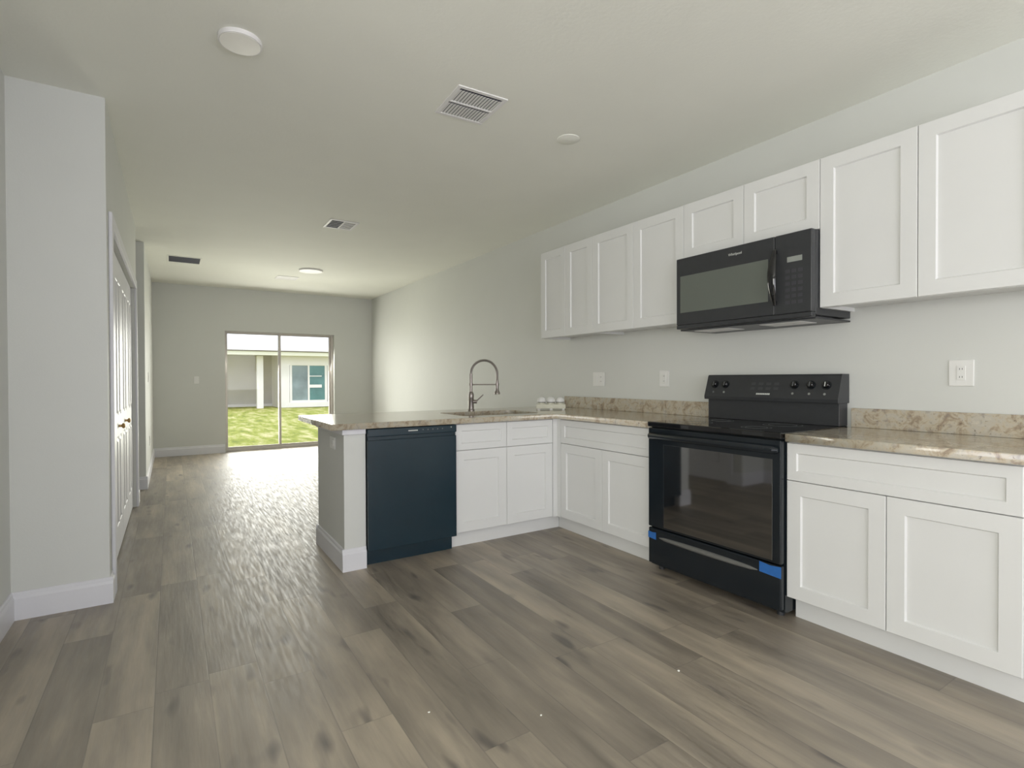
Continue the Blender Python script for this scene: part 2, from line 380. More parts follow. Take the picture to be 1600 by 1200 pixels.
h_ = obj('door_handle', b, 'alu', d1); h_.location = (1.56-ox, -0.012, 0)

# windows behind the camera (only seen in reflections; the side one is added for light)
for nm, lab, wx in (('window_1', 'wide window behind the camera', 'r'), ('window_2', 'unseen side window added to light the room', 's')):
    b = NB(); g = NB()
    if wx == 'r':
        for (x0, x1, z0, z1) in ((-1.6, 2.8, 0.25, 0.31), (-1.6, 2.8, 2.34, 2.4), (-1.6, -1.54, 0.31, 2.34), (2.74, 2.8, 0.31, 2.34), (-0.16, -0.10, 0.31, 2.34), (1.3, 1.36, 0.31, 2.34)):
            box(b, x0, x1, -3.09, -3.03, z0, z1)
        box(g, -1.55, 2.75, -3.064, -3.058, 0.3, 2.35)
    else:
        for (x0, x1, z0, z1) in ((-2.2, 0.4, 0.5, 0.56), (-2.2, 0.4, 2.19, 2.25), (-2.2, -2.14, 0.56, 2.19), (0.34, 0.4, 0.56, 2.19), (-0.93, -0.87, 0.56, 2.19)):
            box(b, -3.47, -3.41, x0, x1, z0, z1)
        box(g, -3.444, -3.438, -2.15, 0.35, 0.55, 2.2)
    w_ = struct(nm, b, 'trim', lab, 'window'); obj('pane', g, 'glass', w_)

# ------------------------------------------------------------------ closet bifold door
b = NB()
cw = 0.074
box(b, CX, CX+0.018, CY0-cw, CY0, 0, CZ+cw, bev=0.004); box(b, CX, CX+0.018, CY1, CY1+cw, 0, CZ+cw, bev=0.004); box(b, CX, CX+0.018, CY0, CY1, CZ, CZ+cw, bev=0.004)
struct('trim_1', b, 'trim', 'white casing around the closet doors at left', 'door casing')
d2 = thing('door_2', 'white panelled bifold closet door with brass knobs in the left wall', 'closet door', (CX-0.026, CY0, 0), R(90), None, 'structure')
lw = (CY1-CY0)/4
for k in range(4):
    b = NB(); w_ = lw-0.004; x0 = k*lw+0.002; hh = 2.015
    z0 = 0.012
    # leaf slab with two raised panels
    box(b, x0, x0+w_, 0.003, 0.03, z0, z0+hh)
    for (pz0, pz1) in ((0.2, 0.80), (0.94, 1.87)):
        for (px0, px1) in ((x0+0.10, x0+w_/2-0.03), (x0+w_/2+0.03, x0+w_-0.10)):
            ls = []
            for ins, yy in ((0, 0.0), (0.006, 0.0028), (0.018, 0.0028), (0.034, -0.004)):
                ls.append([(px0+ins, yy, pz0+ins), (px1-ins, yy, pz0+ins), (px1-ins, yy, pz1-ins), (px0+ins, yy, pz1-ins)])
            loops(b, ls, cap0=False)
    # stiles and rails proud of the panel fields
    for a0, a1, c0, c1 in ((x0, x0+0.10, z0, z0+hh), (x0+w_-0.10, x0+w_, z0, z0+hh), (x0+w_/2-0.03, x0+w_/2+0.03, 0.2, 1.87), (x0+0.10, x0+w_-0.10, z0, 0.2), (x0+0.10, x0+w_-0.10, 0.80, 0.94), (x0+0.10, x0+w_-0.10, 1.87, z0+hh)):
        if c0 == 0.2:
            box(b, a0, a1, 0, 0.003, 0.2, 0.80); box(b, a0, a1, 0, 0.003, 0.94, 1.87)
        else: box(b, a0, a1, 0, 0.003, c0, c1)
    lf = obj('door_leaf', b, 'trim', d2)
    if k in (1, 2):
        b = NB(); lathe(b, [(0.009, 0), (0.008, -0.014), (0.017, -0.02), (0.019, -0.028), (0.013, -0.034), (0.001, -0.036)], (x0+w_/2, 0, 0.865), 'y', 20)
        obj('knob', b, 'brass', lf, smooth=True)

# ------------------------------------------------------------------ cabinets
def base_cabinet(label, loc, rz, w, tops, doors, depth=0.60, w_body=None, hollow=False, toe0=0.005, toe1=None):
    t = thing('base_cabinet', label, 'cabinet', loc, rz, 'white base cabinets')
    wb = w_body or w
    b = NB()
    if hollow:
        zt = CT0-0.001
        box(b, 0, 0.018, 0.0205, depth, 0.11, zt); box(b, wb-0.018, wb, 0.0205, depth, 0.11, zt); box(b, 0.018, wb-0.018, 0.0205, depth, 0.11, 0.128)
        box(b, 0.018, wb-0.018, depth-0.012, depth, 0.128, zt); box(b, 0.018, wb-0.018, 0.0205, 0.04, 0.128, zt)
    else: box(b, 0, wb, 0.0205, depth, 0.11, CT0-0.001)
    obj('body', b, 'cab', t)
    b = NB(); box(b, toe0, wb-0.005 if toe1 is None else toe1, 0.075, depth-0.02, 0.0, 0.1095); obj('toe_kick', b, 'cab', t)
    zd = 0.686
    for (a0, a1) in tops:
        b = NB(); shaker(b, a0+0.0015, zd+0.002, a1-a0-0.003, CT0-0.008-zd-0.002, fr=0.046, rec=0.008)
        obj('drawer_front', b, 'cab', t)
    for (a0, a1) in doors:
        b = NB(); shaker(b, a0+0.0015, 0.115, a1-a0-0.003, zd-0.0015-0.115)
        obj('door', b, 'cab', t)
    return t
XP1 = 1.646
base_cabinet('white sink base cabinet with two doors, right of the black dishwasher', (XP1, YP, 0), 0, 0.84,
             [(0, 0.42), (0.42, 0.84)], [(0, 0.42), (0.42, 0.84)], depth=0.62, w_body=0.9, hollow=True, toe1=F+0.0745-XP1)
wL = YP-0.045-Y2
base_cabinet('white corner base cabinet between the peninsula and the black range', (F, YP-0.045, 0), -R(90), wL,
             [(0, wL)], [(0, wL/2), (wL/2, wL)], depth=0.625, toe0=-0.118)
b = NB(); box(b, XP1+0.843, F+0.0195, YP+0.001, YP+0.02, 0.11, CT0-0.001); box(b, F+0.001, F+0.0195, YP-0.044, YP+0.001, 0.11, CT0-0.001)
tag(obj('corner_filler', b, 'cab'), 'narrow white filler strip in the inside corner between the base cabinets', 'cabinet filler')
wR = Y1-Y0
base_cabinet('white base cabinet right of the black range, under the nearer granite counter', (F, Y1, 0), -R(90), wR,
             [(0, wR)], [(0, wR/2), (wR/2, wR)], depth=0.625)

def wall_cabinet(label, y_left, y_right, z0, z1, splits):
    t = thing('wall_cabinet', label, 'cabinet', (U, y_left, 0), -R(90), 'white wall cabinets')
    w = y_left-y_right
    b = NB()
    box(b, 0, w, 0.0205, W-U, z0+0.02, z1)                        # carcass
    box(b, 0, 0.018, 0.0205, W-U, z0, z0+0.0199); box(b, w-0.018, w, 0.0205, W-U, z0, z0+0.0199)
    box(b, 0.018, w-0.018, 0.0205, 0.04, z0, z0+0.0199)
    obj('body', b, 'cab', t)
    xs = [0]+splits+[w]
    for a0, a1 in zip(xs, xs[1:]):
        b = NB(); shaker(b, a0+0.0015, z0+0.0015, a1-a0-0.003, z1-z0-0.003)
        obj('door', b, 'cab', t)
    return t
ZU0, ZU1 = 1.546, 2.3158
def screw_caps(t, xs):
    for x in xs:
        b = NB(); lathe(b, [(0.011, 0.0), (0.011, -0.006), (0.007, -0.009), (0.001, -0.010)], (x, 0.12, ZU0+0.0199), 'z', 16)
        obj('screw_cap', b, 'brown', t, smooth=True)
u1 = wall_cabinet('narrowest white wall cabinet, at the far left end of the upper row', 3.9225, 3.222, ZU0, ZU1, [0.3545])
u2 = wall_cabinet('tall white wall cabinet directly left of the microwave', 3.222, 2.328, ZU0, ZU1, [0.447])
u3 = wall_cabinet('short white wall cabinet above the black microwave', 2.328, 1.4595, 1.954, ZU1, [0.434])
u4 = wall_cabinet('tall white wall cabinet directly right of the microwave, cut by the photo edge', 1.4595, 0.601, ZU0, ZU1, [0.4285])
screw_caps(u1, [0.32]); screw_caps(u2, [0.25]); screw_caps(u4, [0.10])

# ------------------------------------------------------------------ granite counters
def slab(name, outer, holes, z0, z1, bev, parent=None):
    cu = bpy.data.curves.new(name, 'CURVE'); cu.dimensions = '2D'; cu.fill_mode = 'BOTH'
    for poly in [outer]+holes:
        s = cu.splines.new('POLY'); s.points.add(len(poly)-1); s.use_cyclic_u = True
        for i, p in enumerate(poly): s.points[i].co = (p[0], p[1], 0, 1)
    cu.extrude = (z1-z0)/2-bev; cu.bevel_depth = bev; cu.bevel_resolution = 2; cu.offset = -bev
    o = bpy.data.objects.new(name, cu); C.objects.link(o)
    dg = bpy.context.evaluated_depsgraph_get(); me = bpy.data.meshes.new_from_object(o.evaluated_get(dg))
    bpy.data.objects.remove(o)
    me.transform(Matrix.Translation((0, 0, (z0+z1)/2)))
    n = bpy.data.objects.new(name, me); C.objects.link(n); me.materials.clear(); me.materials.append(M['granite'])
    if parent: n.parent = parent
    return n
def rrect(x0, x1, y0, y1, r_, k=6):
    out = []
    for cx, cy, a in ((x1-r_, y1-r_, 0), (x0+r_, y1-r_, 90), (x0+r_, y0+r_, 180), (x1-r_, y0+r_, 270)):
        for i in range(k+1):
            t = R(a+90*i/k); out.append((cx+r_*math.cos(t), cy+r_*math.sin(t)))
    return out
SX0, SX1, SY0, SY1 = 1.79, 2.47, 3.43, 3.89
PX0, PYB = 0.80, 4.23
top = slab('granite_countertop', [(PX0, 3.255), (2.497, 3.255), (2.497, Y2+0.001), (W-0.001, Y2+0.001), (W-0.001, PYB), (PX0, PYB)],
           [rrect(SX0, SX1, SY0, SY1, 0.06)], CT0, CT1, 0.004)
tag(top, 'L-shaped beige granite countertop with the sink, over the peninsula and corner', 'countertop')
b = NB(); box(b, W-0.021, W-0.001, Y2+0.002, 3.973, CT1+0.0003, 1.018, bev=0.002); obj('backsplash', b, 'granite', top)
top2 = slab('granite_countertop', [(2.497, Y0-0.015), (W-0.001, Y0-0.015), (W-0.001, Y1-0.010), (2.497, Y1-0.010)], [], CT0, CT1, 0.004)
tag(top2, 'short beige granite countertop right of the black range', 'countertop')
b = NB(); box(b, W-0.021, W-0.001, Y0-0.015, Y1-0.010, CT1+0.0003, 1.018, bev=0.002); obj('backsplash', b, 'granite', top2)

# sink
sk = thing('kitchen_sink', 'stainless steel undermount sink set into the peninsula counter', 'sink', ((SX0+SX1)/2, (SY0+SY1)/2, 0.70))
b = NB(); cx, cy = (SX0+SX1)/2, (SY0+SY1)/2
ls = []
for g_, z, rr in ((0.002, 0.173, 0.062), (0.004, 0.173, 0.06), (0.0, 0.173, 0.06), (-0.012, 0.02, 0.06), (-0.03, 0.004, 0.06), (-0.06, 0.0, 0.05)):
    ls.append([(x-cx, y-cy, z) for x, y in rrect(SX0-g_, SX1+g_, SY0-g_, SY1+g_, rr)])
loops(b, ls[2:], cap0=False)
obj('bowl', b, 'steel', sk, smooth=True)
b = NB(); lathe(b, [(0.045, 0.001), (0.045, 0.004), (0.03, 0.003), (0.001, 0.0025)], (0.05, 0.05, 0), 'z'); obj('drain', b, 'nickel', sk, smooth=True)

# faucet
fc = thing('faucet', 'brushed nickel spring faucet with high arch beside the sink', 'faucet', (2.165, 4.03, CT1), 0)
dr = Vector((0.86, -0.51, 0)).normalized()      # spout swivelled sideways
b = NB(); lathe(b, [(0.030, 0), (0.030, 0.006), (0.024, 0.012), (0.022, 0.10), (0.0235, 0.105), (0.0235, 0.14), (0.017, 0.155), (0.015, 0.16)], (0, 0, 0), 'z')
obj('base', b, 'nickel', fc, smooth=True)
pts = [Vector((0, 0, z)) for z in (0.15, 0.20, 0.25, 0.30)]
ra = 0.112
for i in range(0, 19):
    a = math.pi - math.pi*1.0*i/18
    pts.append(Vector((0, 0, 0.315)) + dr*(ra+ra*math.cos(a)) + Vector((0, 0, ra*math.sin(a)*1.02)))
pts += [Vector((0, 0, z)) + dr*2*ra for z in (0.29, 0.25)]
b = NB(); tube(b, pts[:5], [0.0125]*5, 14); obj('riser', b, 'nickel', fc, smooth=True)
b = NB()
# spring coil wound over the hose
path = pts[2:]
cum = [0]
for a, c in zip(path, path[1:]): cum.append(cum[-1]+(c-a).length)
def at(s_):
    for i in range(len(path)-1):
        if s_ <= cum[i+1]:
            f = (s_-cum[i])/(cum[i+1]-cum[i]); return path[i].lerp(path[i+1], f), (path[i+1]-path[i]).normalized()
    return path[-1], (path[-1]-path[-2]).normalized()
side = dr.cross(Vector((0, 0, 1))); cp = []
turns = 62; N = turns*8
for i in range(N+1):
    p, d = at(cum[-1]*i/N); nrm = side.cross(d).normalized(); a = 2*math.pi*turns*i/N
    cp.append(p + (side*math.cos(a) + nrm*math.sin(a))*0.0098)
tube(b, cp, 0.0026, 5); obj('spring', b, 'nickel', fc, smooth=True)
b = NB(); tube(b, pts[2:], 0.007, 10); obj('hose', b, 'nickel', fc, smooth=True)
e = Vector((0, 0, 0.25)) + dr*2*ra
b = NB(); lathe(b, [(0.010, 0.01), (0.012, 0), (0.013, -0.05), (0.014, -0.08), (0.024, -0.095), (0.025, -0.11), (0.018, -0.113), (0.001, -0.113)], e, 'z'); obj('spray_head', b, 'nickel', fc, smooth=True)
b = NB(); tube(b, [Vector((0, 0, 0.222)), Vector((0, 0, 0.222))+dr*2*ra], 0.005, 10); lathe(b, [(0.0145, 0.212), (0.0165, 0.212), (0.0165, 0.232), (0.0145, 0.232)], (0, 0, 0)); lathe(b, [(0.012, 0.212), (0.0165, 0.212), (0.0165, 0.232), (0.012, 0.232)], dr*2*ra); obj('support_arm', b, 'nickel', fc, smooth=True)
b = NB(); tube(b, [dr*0.018+Vector((0, 0, 0.075)), dr*0.05+Vector((0, 0, 0.075))], 0.016, 14); tube(b, [dr*0.045+Vector((0, 0, 0.08)), dr*0.105+Vector((0, 0, 0.135))], [0.006, 0.0045], 10); obj('lever_handle', b, 'nickel', fc, smooth=True)

# ------------------------------------------------------------------ dishwasher
dw = thing('dishwasher', 'black built-in dishwasher at the end of the peninsula', 'dishwasher', (1.0255, 3.27, 0), 0)
dwW = 0.6185
bx('body', 'blk2', dw, 0.004, dwW-0.004, 0.03, 0.60, 0.105, 0.872)
bx('toe_panel', 'dwblk', dw, 0.004, dwW-0.004, 0.075, 0.09, 0.0, 0.104)
b = NB(); box(b, 0.002, dwW-0.002, 0.0, 0.03, 0.105, 0.800, bev=0.004); 
obj('door', b, 'dwblk', dw)
b = NB(); box(b, 0.002, dwW-0.002, -0.004, 0.03, 0.822, 0.872, bev=0.005); box(b, 0.006, dwW-0.006, 0.014, 0.03, 0.799, 0.8225)
cp_ = obj('control_panel', b, 'dwblk', dw)
b = NB()
for k in range(7): box(b, 0.268+k*0.0095, 0.268+k*0.0095+0.0075, -0.0048, -0.0038, 0.846, 0.853)
obj('brand_mark', b, 'mark', cp_, label='small pale lettering')
for k in range(5):
    b = NB(); lathe(b, [(0.004, -0.0046), (0.004, -0.0038)], (0.37+k*0.035, 0, 0.851), 'y', 10); obj('button', b, 'dim', cp_)
b = NB(); lathe(b, [(0.005, -0.0048), (0.005, -0.0038)], (0.575, 0, 0.858), 'y', 12); obj('indicator', b, 'display', cp_)

# ------------------------------------------------------------------ electric range
RW = Y2-Y1-0.006
rg = thing('electric_range', 'black freestanding electric range with glass cooktop and blue tape', 'range', (F-0.045, Y2-0.003, 0), -R(90))
RD = W-0.004-(F-0.045)
bx('body', 'blk', rg, 0, RW, 0.04, RD-0.02, 0.03, 0.885)
for sx in (0.03, RW-0.06):
    for sy in (0.08, RD-0.10):
        b = NB(); lathe(b, [(0.018, 0), (0.018, 0.03)], (sx+0.015, sy, 0), 'z', 14); obj('foot', b, 'blk2', rg)
b = NB(); box(b, 0.0, RW, 0.0, RD-0.02, 0.887, 0.918, bev=0.006); 
ct = obj('cooktop', b, 'blkglass', rg)
for (bx_, by_, br_) in ((0.22, 0.17, 0.10), (0.62, 0.17, 0.075), (0.22, 0.42, 0.075), (0.62, 0.42, 0.10)):
    b = NB(); 
    for q in (br_, br_*0.72):
        ls = [[((q+dd)*math.cos(2*math.pi*j/40)+bx_, (q+dd)*math.sin(2*math.pi*j/40)+by_, zz) for j in range(40)] for dd, zz in ((0, 0.9181), (0, 0.9184), (0.0018, 0.9184), (0.0018, 0.9181))]
        loops(b, ls, closed=True)
    obj('burner_ring', b, 'dim', ct)
b = NB(); box(b, 0.002, RW-0.002, 0.006, 0.038, 0.272, 0.880, bev=0.006)
od = obj('oven_door', b, 'blk', rg)
b = NB(); box(b, 0.125, RW-0.045, 0.0035, 0.0062, 0.285, 0.785, bev=0.001); obj('oven_window', b, 'ovenglass', od)
b = NB()
# wide moulded handle along the door top
prof = []
for i in range(9):
    a = math.pi*i/8; prof.append((-0.030*math.sin(a)-0.004, 0.832+0.022*math.cos(a)))
ls = []
for x, sc in ((0.012, 0.5), (0.03, 1), (RW-0.03, 1), (RW-0.012, 0.5)):
    ls.append([(x, 0.004+(p[0])*sc, 0.832+(p[1]-0.832)*sc) for p in prof])
loops(b, ls); obj('door_handle', b, 'blk', od, smooth=True)
b = NB(); box(b, 0.002, RW-0.002, 0.008, 0.038, 0.045, 0.264, bev=0.006)
dwr = obj('storage_drawer', b, 'blk', rg)
b = NB()
ls = []
for i in range(17):
    f = i/16; x = 0.085+f*(RW-0.21); s_ = math.sin(math.pi*f)**0.35 if 0 < f < 1 else 0.05; hgt = 0.013*s_+0.002
    zc = 0.213
    ls.append([(x, 0.009-0.018*s_*math.sin(a), zc+hgt*math.cos(a)) for a in [math.pi*j/8 for j in range(9)]])
loops(b, ls); obj('drawer_handle', b, 'greybar', dwr, smooth=True, label='grey curved pull')
for (x0, x1, z0, z1, sl) in ((0.0015, 0.062, 0.196, 0.240, 0.004), (RW-0.115, RW-0.0015, 0.205, 0.262, 0.006)):
    b = NB(); 
    ls = [[(x0, yy, z0+sl), (x1, yy, z0), (x1, yy, z1), ((x0+x1)/2, yy, z1-sl), (x0, yy, z1)] for yy in (0.0078, 0.0060)]
    loops(b, ls); obj('tape', b, 'tape', dwr, label='strip of blue masking tape')
# back console
cz0, cz1 = 1.045, 1.205
b = NB()
prof = [(RD-0.005, cz0), (RD-0.125, cz0), (RD-0.128, cz0+0.02), (RD-0.085, cz1-0.008), (RD-0.078, cz1), (RD-0.005, cz1)]
loops(b, [[(x, p[0], p[1]) for p in prof] for x in (0.002, RW-0.002)])
con = obj('control_console', b, 'blk2', rg)
bx('console_riser', 'blk2', rg, 0.010, RW-0.010, RD-0.095, RD-0.006, 0.9185, cz0-0.0005, bev=0.002)
sl = Vector((0, (RD-0.085)-(RD-0.128), (cz1-0.008)-(cz0+0.02))); L_ = sl.length; sl.normalize()
nrm = Vector((0, -sl.z, sl.y)); org = Vector((0, RD-0.128, cz0+0.02))
def on_con(x, h): return org+sl*h+Vector((x, 0, 0))
for kx in (0.070, 0.150, 0.605, 0.700, 0.785):
    c_ = on_con(kx, 0.082); b = NB()
    tube(b, [c_, c_+nrm*0.004], 0.026, 24); obj('knob_skirt', b, 'blk', con)
    b = NB(); tube(b, [c_+nrm*0.004, c_+nrm*0.018, c_+nrm*0.021], [0.020, 0.017, 0.014], 20)
    kk = obj('knob', b, 'blkglass', con, smooth=True)
    b = NB(); q = [c_+nrm*0.0215+sl*(-0.013), c_+nrm*0.0215+sl*0.013]
    tube(b, q, 0.0022, 6); obj('pointer', b, 'mark' if kx > 0.75 else 'dim', kk)
    b = NB(); tube(b, [on_con(kx-0.004, 0.030), on_con(kx-0.004, 0.030)+nrm*0.0012], 0.007, 10); obj('burner_symbol', b, 'dim' if kx < .1 else 'display', con)
b = NB()
for k in range(8):
    q = [on_con(0.375+k*0.0112, 0.018), on_con(0.375+k*0.0112+0.009, 0.018), on_con(0.375+k*0.0112+0.009, 0.028), on_con(0.375+k*0.0112, 0.028)]
    loops(b, [[p for p in q], [p+nrm*0.001 for p in q]])
obj('brand_mark', b, 'mark', con, label='small pale lettering')
for k in range(4):
    for j in range(2):
        b = NB()
        q = [on_con(0.33+k*0.05, 0.05+j*0.03), on_con(0.36+k*0.05, 0.05+j*0.03), on_con(0.36+k*0.05, 0.066+j*0.03), on_con(0.33+k*0.05, 0.066+j*0.03)]
        loops(b, [[p for p in q], [p+nrm*0.0006 for p in q]])
        obj('touch_pad', b, M['pad'], con)

# ------------------------------------------------------------------ microwave
MX, MZ0, MZ1 = 2.757, 1.490, 1.9505
mwW = 2.328-1.4595-0.004
mw = thing('microwave', 'black over-the-range microwave hung below the short wall cabinet', 'microwave', (MX, 2.328-0.002, MZ0), -R(90))
mh = MZ1-MZ0; md = W-0.003-MX
bx('body', 'blk2', mw, 0.0, mwW, 0.04, md, 0.02, mh, bev=0.003)
bx('bottom_grille', 'vent', mw, 0.05, mwW-0.05, 0.07, md-0.08, 0.010, 0.0195)
b = NB(); box(b, 0.0, mwW, 0.04, md, 0.0, 0.0098, bev=0.002); obj('bottom_plate', b, 'blk2', mw)
for q0, q1 in ((0.07, 0.32), (0.52, 0.76)): bx('grease_filter', 'vent', mw, q0, q1, 0.09, 0.25, -0.003, -0.0002, bev=0.001, label='pale metal mesh filter')
b = NB(); box(b, 0.0, 0.665, 0.0, 0.039, 0.035, mh, bev=0.005); dr_ = obj('door', b, 'blk2', mw)
b = NB(); box(b, 0.032, 0.628, -0.001, 0.004, 0.112, 0.345, bev=0.001); obj('window', b, 'mwwin', dr_)
b = NB(); box(b, 0.667, mwW, 0.0, 0.039, 0.035, mh, bev=0.005); cpn = obj('control_panel', b, 'blk2', mw)
b = NB(); box(b, 0.0, mwW, 0.002, 0.039, 0.0105, 0.034, bev=0.003); obj('lower_vent', b, 'blk2', mw)
b = NB(); box(b, 0.735, 0.815, -0.0008, 0.002, 0.306, 0.334); obj('display', b, 'display', cpn, label='small pale display window')
b = NB()
for j in range(6):
    for k in range(3): box(b, 0.725+k*0.034, 0.749+k*0.034, -0.0006, 0.002, 0.085+j*0.033, 0.103+j*0.033)
obj('keypad', b, mat('dark_keypad', (0.05, 0.05, 0.058), 0.45, noise=0.05), cpn)
b = NB()
ls = []
for i in range(15):
    f = i/14; z = 0.085+f*0.30; bow = math.sin(math.pi*f); hw_ = 0.010+0.013*bow; yy = -0.008-0.036*bow
    ls.append([(0.672+hw_*math.cos(a), yy+0.008*math.sin(a), z) for a in [2*math.pi*j/12 for j in range(12)]])
loops(b, ls); box(b, 0.664, 0.680, -0.014, 0.004, 0.09, 0.108); box(b, 0.664, 0.680, -0.014, 0.004, 0.362, 0.38)
obj('handle', b, 'blkglass', mw, smooth=True, label='bowed glossy black door handle')
# maker's lettering
tcv = bpy.data.curves.new('t', 'FONT'); tcv.body = 'Whirlpool'; tcv.size = 0.021; tcv.extrude = 0.0005; tcv.align_x = 'CENTER'
to = bpy.data.objects.new('t', tcv); C.objects.link(to)
me = bpy.data.meshes.new_from_object(to.evaluated_get(bpy.context.evaluated_depsgraph_get())); bpy.data.objects.remove(to)
me.transform(Matrix.Translation((0.425, -0.0008, 0.408)) @ Matrix.Rotation(R(90), 4, 'X')); me.materials.clear(); me.materials.append(M['mark'])
lo = bpy.data.objects.new('brand_mark', me); C.objects.link(lo); lo.parent = dr_; lo['label'] = 'small pale maker lettering'

# ------------------------------------------------------------------ electrical plates
def plate(name, label, cat, loc, rz, w, h, devices, group='white wall plates'):
    """front faces local -y; devices: list of (kind, cx, horizontal)"""
    t = thing(name, label, cat, loc, rz, group)
    b = NB(); box(b, -w/2, w/2, -0.006, 0, -h/2, h/2, bev=0.0025); obj('plate', b, 'plastic', t)
    for kind, cx, hor in devices:
        a, c = (0.034, 0.017) if hor else (0.017, 0.034)
        b = NB(); box(b, cx-a, cx+a, -0.0085, -0.0055, -c, c, bev=0.001)
        d_ = obj('rocker' if kind == 's' else 'receptacle', b, 'plastic', t)
        if kind == 'o':
            for s_ in (-0.019, 0.019):
                for q in (-0.005, 0.005):
                    b = NB()
                    if hor: box(b, cx+s_-0.004, cx+s_+0.004, -0.009, -0.0084, q-0.001, q+0.001)
                    else: box(b, cx+q-0.001, cx+q+0.001, -0.009, -0.0084, s_-0.004, s_+0.004)
                    obj('slot', b, 'slot', d_)
    return t
RZ = -R(90)
plate('wall_outlet', 'wide white plate on the right wall, nearest the faucet, above the backsplash', 'outlet', (W, 3.512, 1.178), RZ, 0.145, 0.122, [('s', -0.033, 0), ('o', 0.033, 0)])
plate('wall_outlet', 'white outlet plate on the right wall just left of the range', 'outlet', (W, 2.775, 1.182), RZ, 0.092, 0.124, [('o', 0, 0)])
plate('wall_outlet', 'white wall plate above the short counter right of the range', 'outlet', (W, 0.972, 1.205), RZ, 0.096, 0.124, [('o', 0, 0)])
plate('light_switch', 'small white switch plate on the far wall left of the sliding door', 'light switch', (0.334, YB, 1.18), 0, 0.066, 0.115, [('s', 0, 0)])
plate('wall_outlet', 'white outlet on the grey side of the peninsula half wall', 'outlet', (0.888, 3.56, 0.770), -R(90), 0.125, 0.078, [('o', 0, 1)])
plate('light_switch', 'white switch plate high on the far left wall beyond the hallway', 'light switch', (-0.24, 7.9, 1.22), R(90), 0.09, 0.12, [('s', 0, 0)])
plate('wall_outlet', 'low white outlet on the far left wall beyond the hallway', 'outlet', (-0.24, 8.1, 0.42), R(90), 0.075, 0.12, [('o', 0, 0)])

# ------------------------------------------------------------------ ceiling fittings
def ceiling_light(label, x, y, r_, t_=0.018, group='round ceiling lights'):
    t = thing('ceiling_light', label, 'ceiling light', (x, y, H), 0, group)
    b = NB(); lathe(b, [(r_, 0), (r_, -t_*0.6), (r_*0.98, -t_), (r_*0.935, -t_), (r_*0.93, -t_*0.8)], seg=48); obj('trim_ring', b, 'vent', t, smooth=True)
    b = NB(); lathe(b, [(r_*0.93, -t_*0.85), (r_*0.92, -t_*1.06), (r_*0.5, -t_*1.15), (0.001, -t_*1.18)], seg=48); obj('lens', b, 'lens', t, smooth=True)
ceiling_light('round white flush ceiling light nearest the camera, at upper left', 0.266, 2.615, 0.088)
ceiling_light('round white flush ceiling light in the living area near the sliding door', 1.615, 7.60, 0.155)
t = tag(obj('ceiling_cover', (lambda b: (lathe(b, [(0.070, 0), (0.070, -0.003), (0.066, -0.005), (0.001, -0.0055)], seg=40), b)[1])(NB()), 'ceiling', smooth=True), 'faint round blank cover plate on the ceiling in front of the wall cabinets', 'ceiling cover')
t.location = (2.09, 2.605, H)

def register(label, x, y, w, l, n, rows, rz=0, dark='vent', half=False, gap=0.012):
    t = thing('ceiling_vent', label, 'air vent', (x, y, H), rz, 'ceiling air vents')
    b = NB(); f = 0.022
    box(b, -w/2, w/2, -l/2, -l/2+f, -0.006, 0, bev=0.002); box(b, -w/2, w/2, l/2-f, l/2, -0.006, 0, bev=0.002)
    box(b, -w/2, -w/2+f, -l/2+f, l/2-f, -0.006, 0, bev=0.002); box(b, w/2-f, w/2, -l/2+f, l/2-f, -0.006, 0, bev=0.002)
    obj('frame', b, 'vent', t)
    b = NB(); box(b, -w/2+f, w/2-f, -l/2+f, l/2-f, -0.0008, 0.0); obj('duct_opening', b, 'duct', t)
    return t, f
# large near register: two rows of curved louvres
t, f = register('large white slatted air vent in the ceiling over the kitchen', 1.385, 2.57, 0.29, 0.32, 0, 0, R(-2))
w_, l_ = 0.29-2*f, 0.32-2*f
b = NB(); box(b, -w_/2, w_/2, -0.006, 0.006, -0.007, -0.001); obj('cross_bar', b, 'vent', t)
for row in (-1, 1):
    ya, yb = (-l_/2, -0.006) if row < 0 else (0.006, l_/2)
    b = NB()
    for k in range(14):
        x = -w_/2+w_*(k+0.5)/14
        ls = [[(x-0.0085, yy, -0.0045), (x+0.0068, yy, -0.0012), (x+0.0072, yy, -0.0022), (x-0.0080, yy, -0.0060)] for yy in (ya+(0.016 if True else 0), yb)]
        loops(b, ls)
    obj('louvre_bank', b, 'vent', t)
t, f = register('small ceiling vent with dark left half, beyond the slatted kitchen vent', 1.388, 5.21, 0.27, 0.30, 0, 0)
b = NB(); wv, lv = 0.27-2*f, 0.30-2*f
box(b, -0.004, 0.008, -lv/2, lv/2, -0.006, -0.001)
for k in range(7):
    y = -lv/2+lv*(k+0.5)/7; box(b, 0.008, wv/2, y-0.008, y+0.010, -0.004, -0.003)
for k in range(4):
    y = -lv/2+lv*(k+1)/5; box(b, -wv/2, -0.004, y-0.002, y+0.002, -0.004, -0.003)
obj('louvre_bank', b, 'vent', t)
t, f = register('faint white air vent in the ceiling close to the sliding door', 1.435, 8.34, 0.29, 0.27, 0, 0)
b = NB()
for k in range(8):
    y = -0.113+0.226*(k+0.5)/8; box(b, -0.123, 0.123, y-0.0125, y+0.0125, -0.004, -0.003)
obj('louvre_bank', b, 'vent', t)
t = thing('ceiling_vent', 'dark rectangular open return vent in the ceiling at far left', 'air vent', (0.148, 7.77, H), 0, 'ceiling air vents')
b = NB(); box(b, -0.165, 0.165, -0.20, 0.165, -0.002, 0.0); obj('duct_opening', b, 'duct', t)
b = NB(); 
